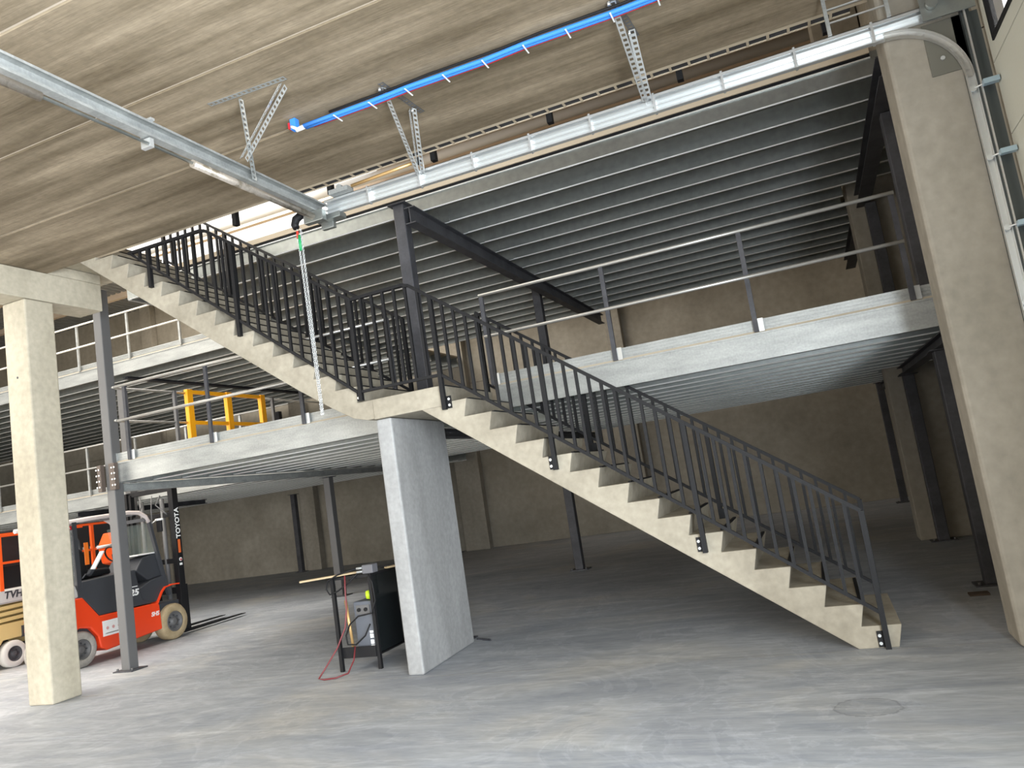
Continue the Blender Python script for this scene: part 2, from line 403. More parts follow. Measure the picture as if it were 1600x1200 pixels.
# ================================================================= STAIR RAILINGS
def pw(pts, x):
    for (xa, za), (xb, zb) in zip(pts, pts[1:]):
        lo, hi = min(xa, xb), max(xa, xb)
        if lo-1e-6 <= x <= hi+1e-6: return za+(zb-za)*(x-xa)/(xb-xa) if xa != xb else za
    return None
def railing(label, y, top, bot, posts, xs, t, hr=0.034):
    def chain(ptsl, name, wd, h):
        b = MB()
        for p, q in zip(ptsl, ptsl[1:]):
            b.bar((p[0], y, p[1]), (q[0], y, q[1]), wd, h)
        return b.build(name, M_BLACK, t)
    chain(top, 'handrail', 0.042, hr); chain(bot, 'bottom_rail', 0.034, 0.03)
    for x in xs:
        zt, zb = pw(top, x), pw(bot, x)
        if zt is None or zb is None or zt-zb < 0.04: continue
        MB().box(x-0.0145, x+0.0145, y-0.0145, y+0.0145, zb, zt).build('baluster', M_BLACK, t)
    for (x, zb, side) in posts:
        zt = pw(top, x)
        p = MB().box(x-0.022, x+0.022, y-0.024, y+0.024, zb, zt).build('post', M_BLACK, t)
        if side:
            px = x+0.05*side
            q = MB().box(min(x, px+0.02*side), max(x, px+0.02*side), 7.185 if y < 8 else 8.561, 7.199 if y < 8 else 8.575, zb+0.01, zb+0.14).build('fixing_plate', M_BLACK, p)
            bb = MB()
            for zz in (zb+0.042, zb+0.105): bb.lathe([(0.014, -0.012), (0.014, 0)], (px, 7.185 if y < 8 else 8.59, zz), axis=1, n=8)
            bb.build('bolt', M_GALVL, p)
YN = 7.16
def between(stops, counts):
    out = []
    for a, b2, n in zip(stops, stops[1:], counts): out += [a+(b2-a)*i/n for i in range(1, n)]
    return out
t = thing('stair_railing', 'black baluster railing on the near side of the stairs, over both flights and landing', 'railing', (-3, YN, 0))
top = [(0.225, 1.14), (-3.72, 4.05), (-3.80, 4.075), (-4.455, 4.065), (-6.36, 5.375), (-6.44, 5.395), (-7.60, 5.40)]
bot = [(0.225, 0.29), (-3.48, 3.03), (-4.50, 3.03), (-7.55, 5.375)]
posts = [(0.225, 0.0, -1), (-1.11, 0.93, -1), (-2.39, 1.87, -1), (-3.49, 2.66, 1), (-4.47, 2.93, -1), (-6.0, 3.98, 0), (-7.28, 4.88, 0)]
xs = between([0.225, -1.11, -2.39, -3.49, -4.47, -6.0, -7.28, -7.56], [11, 11, 9, 7, 11, 9, 2])
railing('', YN, top, bot, posts, xs, t)
YF = 8.60
t = thing('stair_railing', 'black baluster railing on the far side of the lower stair flight', 'railing', (-1.7, YF, 0))
top = [(0.28, 1.12), (-3.60, 3.95)]; bot = [(0.28, 0.27), (-3.60, 3.06)]
posts = [(0.28, 0.16, 0), (-1.1, 1.06, 1), (-2.4, 1.98, 1), (-3.58, 2.80, 0)]
xs = between([0.28, -1.1, -2.4, -3.58], [11, 10, 9])
railing('', YF, top, bot, posts, xs, t)
t = thing('stair_railing', 'black baluster railing on the far side of the upper stair flight', 'railing', (-6.5, YF, 3))
top = [(-4.62, 4.10), (-8.45, 6.78)]; bot = [(-4.62, 3.15), (-8.45, 5.86)]
posts = [(-4.62, 2.90, 0), (-5.95, 3.93, 0), (-7.3, 4.87, 0), (-8.43, 5.7, 0)]
xs = between([-4.62, -5.95, -7.3, -8.43], [10, 10, 8])
railing('', YF, top, bot, posts, xs, t)

# ================================================================= STEEL COLUMNS AND BEAMS
def steel_column(label, x, y, z1, wd=0.16, plate=0.36, material=M_DARK, bolts=True, cap=True):
    t = thing('steel_column', label, 'column', (x, y, 0), 'steel columns of the mezzanine')
    MB().box(x-wd/2, x+wd/2, y-wd/2, y+wd/2, 0.012, z1).build('shaft', material, t, bevel=0.012)
    MB().box(x-plate/2, x+plate/2, y-plate/2*0.8, y+plate/2*0.8, 0.0, 0.016).build('base_plate', M_DARK, t)
    if bolts:
        for sx in (-1, 1):
            MB().lathe([(0.016, 0), (0.016, 0.03)], (x+sx*(plate/2-0.04), y-plate*0.4+0.05, 0.016), axis=2, n=8).build('bolt', M_GREYP, t)
    if cap: MB().box(x-0.13, x+0.13, y-0.13, y+0.13, z1, z1+0.012).build('cap_plate', M_DARK, t)
    return t
c1 = steel_column('grey steel column with a bolted bracket, between concrete column and forklift', -9.65, 8.46, 5.64, material=M_GREYP, cap=False)
for dx, nm in ((-0.12, 'bracket'), (0.12, 'bracket')):
    p = MB().box(-9.65+dx-0.035 if dx < 0 else -9.65+0.081, -9.65-0.081 if dx < 0 else -9.65+dx+0.07, 8.30, 8.372, 2.58, 2.97).build(nm, mat('rusty_bracket', (0.10, 0.075, 0.06), 0.6), c1, bevel=0.006)
    bb = MB()
    for i in range(4):
        for j in range(2):
            bb.lathe([(0.012, -0.01), (0.012, 0)], (-9.65+dx+(0.0 if dx < 0 else 0.035)-0.01+0.05*j-(0.03 if dx < 0 else 0), 8.30, 2.65+0.085*i), axis=1, n=8)
    bb.build('bolt', M_GALVL, p)
steel_column('tall dark steel column rising right behind the stair landing up to the upper deck', -4.50, 8.75, 5.63)
steel_column('dark steel column closest behind the massive tan concrete column at right', 1.43, 9.55, 2.535)
c = steel_column('free standing dark steel column seen under the lower stair flight', -4.60, 14.3, 2.535)
steel_column('slim grey steel column left of the welding cart, deeper in the hall', -9.92, 14.14, 2.535, material=M_GREYP)
steel_column('dark steel column in front of the right hand wall pilaster', 1.47, 13.22, 2.535)
steel_column('dark steel column in the far right corner of the hall', 1.62, 20.3, 2.86)
steel_column('dark steel column at back wall, just right of the blade shaped concrete column', -10.6, 21.2, 2.9)
steel_column('dark steel column at back wall, between forklift mast and slim grey column', -16.3, 21.2, 2.535)
steel_column('grey steel column standing at corner of the left upper deck behind the guard rail', -14.35, 12.98, 5.34, material=M_GREYP)
def upper_column(label, x, y, z0=3.0, z1=5.32, material=M_DARK):
    t = thing('steel_post', label, 'column', (x, y, z0), 'steel posts between the two decks')
    MB().box(x-0.08, x+0.08, y-0.08, y+0.08, z0+0.01, z1).build('shaft', material, t, bevel=0.01)
    MB().box(x-0.15, x+0.15, y-0.15, y+0.15, z0, z0+0.012).build('base_plate', M_DARK, t)
upper_column('dark steel post on the mezzanine, behind the long handrail in mid picture', -4.60, 14.3, z1=5.55)
upper_column('dark steel post on the mezzanine next to the massive concrete column', 1.43, 9.55)
upper_column('dark steel post on the mezzanine in front of the right pilaster', 1.47, 13.22)
upper_column('dark steel post on the mezzanine, dimly seen right of the yellow gate', -10.6, 20.9)
upper_column('dark steel post far back on the mezzanine, seen left of the yellow gate', -16.3, 20.9)

def ibeam(label, x, y0, y1, z0, z1, wd=0.15, material=M_DARK):
    o = MB(); tf = 0.014
    o.box(x-wd/2, x+wd/2, y0, y1, z0, z0+tf); o.box(x-wd/2, x+wd/2, y0, y1, z1-tf, z1)
    o.box(x-0.006, x+0.006, y0, y1, z0+tf, z1-tf)
    o = o.build('steel_beam', material)
    return tag(o, label, 'beam', 'steel beams under the decks')
ibeam('black steel beam running back from the tall column under the upper deck', -4.335, 8.66, 18.25, 5.33, 5.555)
ibeam('dark steel beam under the upper deck, beyond the right wall pilaster', 1.38, 13.96, 18.25, 5.33, 5.555, 0.2)
ibeam('dark steel beam under the upper deck, next to the massive tan column', 1.38, 8.5, 13.36, 5.33, 5.555, 0.2)
ibeam('dark steel beam under the far left upper deck', -14.35, 13.1, 21.2, 5.50, 5.555)
ibeam('dark steel beam under the mezzanine behind the stairs', -4.69, 8.6, 17.25, 2.555, 2.675)
ibeam('dark steel beam under the mezzanine along the right wall', 1.43, 8.5, 13.36, 2.55, 2.675)
ibeam('galvanised steel beam under the open left edge of the mezzanine, behind forklift mast', -9.68, 8.56, 17.25, 2.555, 2.675, 0.10, material=M_GALV)
ibeam('dark steel beam under the mezzanine, beyond the right wall pilaster', 1.43, 13.96, 17.25, 2.55, 2.675)
ibeam('dark steel beam under the far left lower deck', -16.3, 13.2, 17.25, 2.555, 2.675)

# ================================================================= DECKS
def deck(name, label, x0, x1, y0, y1, zb, step=0.585, fascia_mat=M_GALV, toe=True, side=None, board=None, notch=None, hole=None):
    H = 0.27; zt = zb+H
    t = thing(name, label, 'deck', ((x0+x1)/2, y0, zb), None)
    ys = []; y = y0+0.03
    while y < y1-0.1: ys.append(y); y += step
    for i, yy in enumerate(ys):
        b = MB()
        if i == 0:
            for xa, xb in ([(x0, hole[0]), (hole[1], x1)] if hole else [(x0, x1)]):
                b = MB(); b.box(xa, xb, y0, y0+0.008, zb+(0 if toe else 0.012), zt); b.box(xa, xb, y0+0.008, y0+0.065, zb, zb+0.008)
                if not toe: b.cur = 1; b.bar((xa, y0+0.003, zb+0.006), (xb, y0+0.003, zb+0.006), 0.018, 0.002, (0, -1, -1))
                b.build('fascia', [fascia_mat, M_EDGE_HILITE], t)
        else:
            xe = x1-0.02
            if notch and notch[1]-0.1 < yy < notch[2]+0.05: xe = notch[0]-0.02
            for xa, xb in ([(x0+0.02, hole[0]-0.01), (hole[1]+0.01, xe)] if hole and yy < hole[2] else [(x0+0.02, xe)]):
                b = MB()
                b.prism([(yy, zt), (yy, zb+0.014), (yy+0.012, zb), (yy+0.062, zb), (yy+0.062, zb+0.02), (yy+0.058, zb+0.02), (yy+0.058, zb+0.004), (yy+0.014, zb+0.004), (yy+0.004, zb+0.016), (yy+0.004, zt)], xa, xb, axis=0)
                b.cur = 1; b.bar((xa, yy+0.004, zb+0.005), (xb, yy+0.004, zb+0.005), 0.018, 0.002, (0, -1, -1))  # thin pale strip painting the highlight along the bend
                b.build('joist', [M_GALVD, M_EDGE_HILITE], t)
    b = MB()
    if notch:
        if hole: b.box(x0, hole[0], y0, y1, zt, zt+0.038); b.box(hole[0], hole[1], hole[2], y1, zt, zt+0.038); b.box(hole[1], notch[0], y0, y1, zt, zt+0.038)
        else: b.box(x0, notch[0], y0, y1, zt, zt+0.038)
        b.box(notch[0], x1, y0, notch[1], zt, zt+0.038); b.box(notch[0], x1, notch[2], y1, zt, zt+0.038)
    else: b.box(x0, x1, y0, y1, zt, zt+0.038)
    b.build('deck_board', M_DECK if board is None else board, t)
    if toe:
        for xa, xb in ([(x0, hole[0]), (hole[1], x1)] if hole else [(x0, x1)]):
            b = MB(); b.box(xa, xb, y0+0.02, y0+0.03, zt+0.04, zt+0.16); b.box(xa, xb, y0-0.012, y0+0.02, zt+0.0, zt+0.018)
            for k in range(3): b.box(xa, xb, y0+0.012, y0+0.02, zt+0.06+k*0.035, zt+0.065+k*0.035)
            b.build('toe_board', fascia_mat, t)
    if hole:
        for xx in (hole[0], hole[1]):
            MB().box(xx-0.008, xx+0.002, y0, hole[2], zb, zt+0.04).build('opening_trim', M_GALVD, t)
        MB().box(hole[0], hole[1], hole[2]-0.01, hole[2], zb, zt+0.04).build('opening_trim', M_GALVD, t)
    if side == 'left':
        b = MB(); b.box(x0-0.012, x0-0.002, y0, y1, zb-0.0, zt+0.16); b.box(x0-0.012, x0+0.06, y0+0.01, y1, zb-0.012, zb-0.003)
        b.build('side_fascia', M_GALV, t)
    return t
deck('mezzanine_deck', 'galvanised mezzanine deck behind the stairs, with bright steel fascia', -9.56, 1.86, 8.45, 17.3, 2.69, side='left', notch=(1.14, 13.38, 13.94), hole=(-4.60, -3.38, 11.2))
deck('mezzanine_deck', 'galvanised lower deck at the far left behind forklift and scissor lift', -29.5, -9.62, 13.1, 21.25, 2.69)
d = deck('mezzanine_deck', 'galvanised upper deck overhead with rows of dark steel joists', -9.6, 1.86, 8.95, 18.3, 5.565, step=0.615, fascia_mat=M_GALVD, toe=False, side='left', notch=(1.14, 13.38, 13.94))
MB().box(-9.6, 1.3, 8.92, 8.945, 5.812, 5.885).build('edge_board', M_TRIM, d)
b = MB(); b.box(-9.6, 1.3, 8.938, 8.948, 5.768, 5.811); b.build('edge_gap_shade', M_BLACK, d)  # black strip painting the shadow gap below the edge board
b = MB(); b.box(-9.6, 1.3, 8.925, 8.948, 5.756, 5.767); b.build('edge_lip', M_EDGE_HILITE, d)  # lip coloured pale for the light it catches
b = MB()   # bridging rods between joists
for k in range(7):
    y = 8.98+0.615*k
    b.bar((-1.36+0.0*k, y+0.03, 5.60), (-1.36, y+0.50, 5.78), 0.02, 0.004)
b.build('bridging_strap', M_GALVL, d)
for k in range(15):
    y = 8.98+0.615*k
    for x in (-4.24, -4.42):
        MB().box(x-0.05, x+0.05, y-0.01, y+0.0, 5.57, 5.74).build('joist_cleat', M_GALVD, d)
deck('mezzanine_deck', 'galvanised upper deck at the far left with a pale guard rail', -29.5, -9.62, 12.85, 21.25, 5.565)

# ================================================================= GUARD RAILS
def rail_x(label, y, xs, z0, zt, zm, x0, x1, post_mat, base=True, tubes=M_TUBE, grp='deck guard rails', r=0.02, pw_=0.05):
    t = thing('guard_rail', label, 'railing', ((x0+x1)/2, y, z0), grp)
    for x in xs:
        p = MB().box(x-pw_/2, x+pw_/2, y-0.025, y+0.01, z0, zt+0.02).build('post', post_mat, t)
        if base: MB().box(x+pw_/2, x+pw_/2+0.055, y-0.0, y+0.012, z0, z0+0.14).build('base_cleat', M_GALVL, p)
    for z in (zt, zm):
        MB().tube([(x0, y-0.03, z), (x1, y-0.03, z)], r, 10).build('rail_tube', tubes, t)
    return t
rail_x('long guard rail with dark posts on the mezzanine edge, right of the stair landing', 8.43, [-3.42, -1.91, -0.37, 1.13], 2.985, 4.09, 3.58, -3.44, 1.16, M_DARK)
rail_x('guard rail with dark posts on the mezzanine edge in front of yellow gate', 8.43, [-9.27, -7.73, -6.17, -4.75], 2.985, 4.09, 3.58, -9.42, -4.75, M_DARK)
# guard rail returning along the open side of the mezzanine
t = thing('guard_rail', 'guard rail returning backwards along open mezzanine side, either side of yellow gate', 'railing', (-9.5, 10, 2.98), 'deck guard rails')
for y in (9.62, 12.05, 13.6, 15.2, 16.8):
    MB().box(-9.535, -9.485, y-0.025, y+0.025, 3.0, 4.12).build('post', M_GREYP, t)
for z in (4.10, 3.60):
    MB().tube([(-9.46, 8.42, z), (-9.52, 8.44, z), (-9.535, 8.5, z), (-9.535, 9.86, z)], 0.019, 8).build('rail_tube', M_TUBE, t)
    MB().tube([(-9.535, 11.85, z), (-9.535, 18.2, z)], 0.019, 8).build('rail_tube', M_TUBE, t)
t = thing('pallet_gate', 'yellow steel pallet gate on the mezzanine edge', 'gate', (-9.5, 10.8, 2.98))
for y in (9.93, 10.85, 11.75):
    MB().box(-9.555, -9.475, y-0.06, y+0.06, 3.0, 4.16).build('upright', M_YELLOW, t, bevel=0.006)
for y0, y1 in ((9.99, 10.79), (10.91, 11.69)):
    for z in (3.60, 4.12): MB().box(-9.54, -9.49, y0, y1, z-0.03, z+0.03).build('gate_bar', M_YELLOW, t)
rail_x('pale guard rail on the far left upper deck', 12.83, [-12.36, -13.86, -15.43, -17.0, -18.6, -20.2, -21.8], 5.86, 6.94, 6.42, -22.5, -11.0, M_GALV, base=False, tubes=mat('white_zinc_tube', (0.72, 0.70, 0.64), 0.5))
rail_x('grey guard rail on the far left lower deck', 13.08, [-11.2, -12.7, -14.2, -15.7, -17.2, -18.75, -20.3], 3.0, 4.12, 3.61, -22, -9.9, M_GALV, base=False)

# guard posts and cable ladder along the plank edge of the upper floor
for i, x in enumerate((-6.15, -4.73, -3.35, -1.96, -0.58, 0.78)):
    t = thing('guard_post', ['stub of black guard post below the plank edge, leftmost, over the rooflight glare',
        'black guard post stub below the plank edge, above the cross tube end', 'black guard post stub beside the middle perforated hanger',
        'black guard post stub halfway along the plank edge', 'black guard post stub just right of the right perforated hanger',
        'black guard post stub nearest the sectional door'][i], 'post', (x, 7.53, 5.6), 'guard posts of the upper floor')
    MB().box(x-0.03, x+0.03, 7.45, 7.52, 5.47, 6.6).build('post', M_BLACK, t)
    MB().box(x-0.02, x+0.02, 7.262, 7.45, 5.80, 5.83).build('fixing_arm', M_BLACK, t)
t = thing('cable_ladder', 'pale cable ladder running along the ceiling plank edge', 'cable tray', (-2, 7.4, 5.65))
MB().box(-5.2, 1.0, 7.307, 7.413, 5.566, 5.570).build('slot_backing', M_DARK, t)  # dark sheet added so the slots between the rungs look dark
for y in (7.30, 7.42): MB().box(-5.2, 1.0, y-0.006, y+0.006, 5.555, 5.57).build('side_rail', M_TRIM, t)
for k in range(33):
    MB().box(-5.1+0.185*k, -5.075+0.185*k, 7.307, 7.413, 5.555, 5.565).build('rung', M_TRIM, t)

# pipe at roof level
t = MB().tube([(-19.8, 16.6, 10.05), (2, 16.6, 10.05)], 0.12, 12).build('ventilation_duct', M_LGREY)
tag(t, 'pale round pipe under the roof, seen through the gap beside the planks', 'pipe')

# ================================================================= SECTIONAL DOOR, TRACKS, CROSS TUBE
dp = MB(); DX = 1.84
zs = [0.0, 0.9, 1.5, 2.1, 2.7, 3.3, 3.9, 4.5, 5.1, 5.5]
for i, (z0, z1) in enumerate(zip(zs, zs[1:])):
    if z0 == 4.5:
        y = 6.88
        for k in range(4):
            wa, wb = 6.74-k*1.25, 6.74-k*1.25-0.85
            dp.box(DX, DX+0.04, wa, y, z0+0.004, z1-0.004); dp.box(DX, DX+0.04, wb, wa, z0+0.004, 4.62); dp.box(DX, DX+0.04, wb, wa, 5.0, z1-0.004)
            y = wb
        dp.box(DX, DX+0.04, 1.9, y, z0+0.004, z1-0.004)
    else:
        dp.box(DX, DX+0.04, 1.9, 6.88, z0+0.004, z1-0.004)
dr = struct(dp.build('door_1', M_DOOR, bevel=0.003))
dr['label'] = 'cream sectional door with black framed windows'
for k in range(4):
    wa, wb = 6.74-k*1.25, 6.74-k*1.25-0.85
    f = MB()
    for (a0, a1, c0, c1_) in ((wb, wa, 4.62, 4.655), (wb, wa, 4.965, 5.0), (wb, wb+0.035, 4.655, 4.965), (wa-0.035, wa, 4.655, 4.965)):
        f.box(DX-0.012, DX+0.045, a0, a1, c0, c1_)
    f.build('window_frame', M_BLACK, dr)
    MB().box(DX+0.015, DX+0.02, wb+0.035, wa-0.035, 4.655, 4.965).build('pane', M_OPAL, dr)
ht = MB()
t = thing('door_track', 'bright galvanised door track, horizontal overhead then curving down beside the door', 'door track', (0, 6.93, 5))
YT = 6.90
def cprof(b, pts, wd=0.05, h=0.055):
    """open C channel swept along pts in the XZ plane: back on far side, lips top and bottom"""
    for (xa, za), (xb, zb) in zip(pts, pts[1:]):
        d = Vector((xb-xa, 0, zb-za)).normalized(); n = Vector((-d.z, 0, d.x))
        e = d*0.002
        a, q = Vector((xa, 0, za))-e, Vector((xb, 0, zb))+e
        for off, y0, y1, th in ((h/2, YT-wd/2, YT+wd/2, 0.004), (-h/2, YT-wd/2, YT+wd/2, 0.004)):
            vs = []
            for p in (a, q):
                for yy, k in ((y0, -1), (y1, -1), (y1, 1), (y0, 1)): vs.append(Vector((0, yy, 0))+p+n*(off+k*th/2))
            b.quad(vs, [(0,1,2,3),(7,6,5,4),(1,0,4,5),(2,1,5,6),(3,2,6,7),(0,3,7,4)])
        vs = []
        for p in (a, q):
            for yy, k in ((YT+wd/2-0.004, -1), (YT+wd/2, -1), (YT+wd/2, 1), (YT+wd/2-0.004, 1)): vs.append(Vector((0, yy, 0))+p+n*k*h/2)
        b.quad(vs, [(0,1,2,3),(7,6,5,4),(1,0,4,5),(2,1,5,6),(3,2,6,7),(0,3,7,4)])
curve = [(-4.45, 4.99), (1.14, 4.99)]
cx, cz, R = 1.14, 4.46, 0.53
arc = [(cx+R*math.sin(a), cz+R*math.cos(a)) for a in [math.radians(i*90/14) for i in range(15)]]
b = MB(); cprof(b, curve); b.build('horizontal_track', M_GALVL, t)
b = MB(); cprof(b, arc); b.build('curved_track', M_TUBE, t)
b = MB(); cprof(b, [(1.67, 4.46), (1.67, 0.02)]); b.build('vertical_track', M_GALVL, t)
b = MB()
b.box(-4.45, 1.58, YT+0.03, YT+0.035, 5.02, 5.13); b.box(-4.45, 1.58, YT-0.03, YT+0.03, 5.125, 5.13); b.box(-4.45, 1.58, YT-0.03, YT-0.027, 5.10, 5.13)
b.box(-4.45, 1.58, YT-0.03, YT+0.03, 5.07, 5.074)
b.build('reinforcing_channel', M_GALVL, t)
for k in range(9):
    x = -3.9+0.62*k
    MB().box(x-0.01, x+0.01, YT-0.034, YT+0.036, 4.955, 5.14).build('track_bracket', M_GALVL, t)
b = MB(); b.box(1.70, 1.76, 6.88, 6.93, 0.0, 5.05); b.box(1.64, 1.83, 6.935, 6.945, 0.0, 5.0)
b.build('frame_angle', mat('shaded_reveal_angle', (0.07, 0.08, 0.08), 0.4, 0.4), t)  # angle coloured dark for the shaded reveal between track and door
b = MB(); b.box(1.715, 1.728, 6.855, 6.875, 0.0, 5.05); b.build('guide_angle', M_TUBE, t)
for z in (4.36, 3.78, 3.2, 2.6):
    p = MB(); p.tube([(1.66, 6.88, z-0.02), (1.83, 6.82, z)], 0.008, 8); p.lathe([(0.024, -0.012), (0.024, 0.012)], (1.665, 6.88, z-0.02), axis=1, n=14)
    p = p.build('roller', M_GALVL, t)
    MB().box(1.72, 1.83, 6.78, 6.84, z-0.04, z+0.0).build('hinge', M_BLUES, p)
b = MB(); b.box(1.42, 1.80, 6.82, 6.835, 4.98, 5.30); b.lathe([(0.09, 0), (0.10, 0.01), (0.075, 0.02), (0.075, 0.10), (0.10, 0.11), (0.09, 0.12)], (1.62, 6.66, 5.22), axis=1, n=24)
b.tube([(1.62, 1.9, 5.22), (1.62, 6.86, 5.22)], 0.014, 8); b.lathe([(0.045, 0), (0.045, 0.05)], (1.50, 6.77, 5.10), axis=1, n=16)
b.build('end_bearing', M_GALVD, t)
b = MB(); b.tube([(-3.25, 6.82, 5.20), (-4.05, 6.82, 5.17)], 0.018, 10); b.build('bumper_rod', M_COPPER, t)
b = MB(); b.lathe([(0.04, -0.012), (0.04, 0.012)], (-3.23, 6.82, 5.20), axis=0, n=16); b.build('bumper_end', M_BLACK, t)
b = MB(); b.box(-4.32, -4.08, 6.78, 6.90, 5.13, 5.18); b.lathe([(0.03, 0), (0.03, 0.06)], (-4.2, 6.8, 5.2), axis=1, n=10); b.build('end_clamp', M_GALV, t)

t = thing('door_spring_tube', 'long galvanised cross channel with spring shaft, crossing top left under the ceiling', 'door shaft', (-4.5, 4, 5))
b = MB(); b.box(-4.555, -4.55, -2, 6.98, 4.99, 5.12); b.box(-4.55, -4.47, -2, 6.98, 5.115, 5.12); b.box(-4.55, -4.47, -2, 6.98, 4.985, 4.99); b.box(-4.475, -4.47, -2, 6.98, 4.99, 5.005); b.box(-4.475, -4.47, -2, 6.98, 5.10, 5.115)
b.build('channel', M_GALV, t)
b = MB(); b.tube([(-4.50, -2, 4.925), (-4.50, 6.9, 4.925)], 0.013, 10); b.build('shaft', M_GALVD, t)
b = MB(); b.tube([(-4.50, 5.0, 4.92), (-4.50, 6.75, 4.92)], 0.035, 14); b.build('spring', M_SPRING, t)
b = MB(); b.tube([(-4.50, 1.6, 4.92), (-4.50, 3.6, 4.92)], 0.035, 14); b.build('spring', M_SPRING, t)
for y in (4.55,):
    b = MB(); b.box(-4.57, -4.45, y-0.02, y+0.02, 5.121, 5.14); b.box(-4.578, -4.57, y-0.02, y+0.02, 4.9, 5.14); b.box(-4.57, -4.48, y-0.02, y+0.02, 4.9, 4.975); b.build('shaft_bracket', M_GALVL, t)
b = MB(); b.lathe([(0.05, -0.03), (0.06, -0.02), (0.06, 0.02), (0.05, 0.03)], (-4.50, 6.82, 4.93), axis=1, n=16)
b.box(-4.62, -4.38, 6.70, 6.78, 4.86, 4.98); b.box(-4.45, -4.25, 6.84, 6.97, 4.90, 4.96); b.box(-4.56, -4.40, 6.93, 6.99, 4.84, 5.0)
b.build('gear_housing', M_GALVD, t, bevel=0.008)

t = thing('chain_hoist', 'black hand chain wheel housing with long hanging chain at the cross tube end', 'hoist', (-4.66, 6.72, 4.9))
b = MB(); b.tube([(-4.62, 6.72, 4.97), (-4.66, 6.70, 4.965), (-4.70, 6.68, 4.93), (-4.715, 6.67, 4.87), (-4.70, 6.67, 4.83)], [0.03, 0.042, 0.045, 0.042, 0.036], 12)
b.build('wheel_housing', M_BLACK, t)
b = MB(); b.tube([(-4.62, 6.72, 4.94), (-4.52, 6.76, 4.93)], 0.03, 12); b.build('drive_shaft', M_GALV, t)
def link_chain(b, p0, p1, L=0.032, r=0.0035, wd=0.011):
    p0, p1 = Vector(p0), Vector(p1); n = max(1, int((p1-p0).length/(L*0.78))); d = (p1-p0).normalized()
    a = d.cross(Vector((0, 1, 0))).normalized(); c2 = d.cross(a)
    for i in range(n):
        m0 = p0+(p1-p0)*((i+0.5)/n); sd = a if i % 2 else c2
        pts = []
        for k in range(8):
            tt = 2*math.pi*k/8; pts.append(m0+d*(math.cos(tt)*L*0.5)+sd*(math.sin(tt)*wd))
        b.tube(pts, r, 5, closed=True)
b = MB(); link_chain(b, (-4.70, 6.68, 4.82), (-4.68, 6.70, 2.80)); b.build('hand_chain', M_GALVL, t)
b = MB(); link_chain(b, (-4.655, 6.68, 4.82), (-4.665, 6.70, 2.80)); b.build('hand_chain', M_GALVL, t)
MB().tube([(-4.70, 6.68, 4.80), (-4.70, 6.68, 4.72)], 0.014, 8).build('red_sleeve', mat('red_plastic', (0.65, 0.05, 0.03), 0.5), t)
MB().tube([(-4.678, 6.675, 4.75), (-4.678, 6.675, 4.58)], 0.016, 8).build('green_sleeve', M_GREEN, t)

# perforated hangers
def perforated(b, p0, p1, wd, nrm, pitch=0.05, th=0.003, edge=0.011):
    p0, p1 = Vector(p0), Vector(p1); d = (p1-p0).normalized(); nrm = Vector(nrm)
    nrm = (nrm-d*nrm.dot(d)).normalized(); sd = d.cross(nrm).normalized(); L = (p1-p0).length
    for k in (-1, 1):
        o = sd*k*(wd/2-edge/2); b.bar(p0+o, p1+o, edge, th, nrm)
    n = int(L/pitch)
    for i in range(n+1):
        q = p0+d*(L*i/n); h = pitch*0.24
        b.bar(q-d*min(h, (q-p0).length), q+d*min(h, (p1-q).length), wd-2*edge+0.001, th, nrm)
def angle_strip(name, p0, p1, n1, n2, t, material, wd=0.055):
    b = MB(); p0, p1 = Vector(p0), Vector(p1); d = (p1-p0).normalized()
    for a, o in ((Vector(n1), Vector(n2)), (Vector(n2), Vector(n1))):
        a = (a-d*a.dot(d)).normalized(); o = (o-d*o.dot(d)).normalized()
        off = o*wd/2
        perforated(b, p0+off, p1+off, wd, a)
    return b.build(name, material, t)
t = thing('track_hanger', 'perforated V shaped hanger bolted to the ceiling over the cross tube', 'bracket', (-4.2, 5.5, 5.5), 'perforated track hangers')
angle_strip('hanger_strip', (-4.14, 5.24, 5.50), (-4.46, 5.72, 5.0), (1, 0, 0), (0, 1, 0), t, M_GALV)
angle_strip('hanger_strip', (-3.68, 5.28, 5.50), (-4.40, 5.56, 5.14), (1, 0, 0), (0, -1, 0), t, M_GALVL)
angle_strip('ceiling_strip', (-4.42, 5.22, 5.515), (-3.62, 5.26, 5.515), (0, 0, 1), (0, -1, 0), t, M_GALV)
def hanger(label, xt, xb):
    t = thing('track_hanger', label, 'bracket', (xt, 6.2, 5.5), 'perforated track hangers')
    angle_strip('hanger_strip', (xt-0.03, 5.86, 5.51), (xb, 6.86, 5.08), (1, 0, 0), (0, 1, 0), t, M_GALVL)
    angle_strip('hanger_strip', (xt+0.02, 6.34, 5.50), (xb+0.03, 6.90, 5.08), (1, 0, 0), (0, -1, 0), t, M_GALVL)
    angle_strip('ceiling_strip', (xt-0.02, 5.80, 5.515), (xt+0.03, 6.50, 5.515), (0, 0, 1), (1, 0, 0), t, M_GREYP)
    bb = MB()
    for (x, y) in ((xt-0.03, 5.84), (xt+0.02, 6.36)): bb.lathe([(0.014, 0), (0.014, 0.03)], (x, y, 5.47), axis=2, n=8)
    bb.build('bolt', M_GALVL, t)
hanger('perforated V shaped hanger carrying the door track, near the middle of picture', -3.02, -3.30)
hanger('perforated V shaped hanger carrying the door track, crossing the blue conduit at top', -0.86, -0.90)

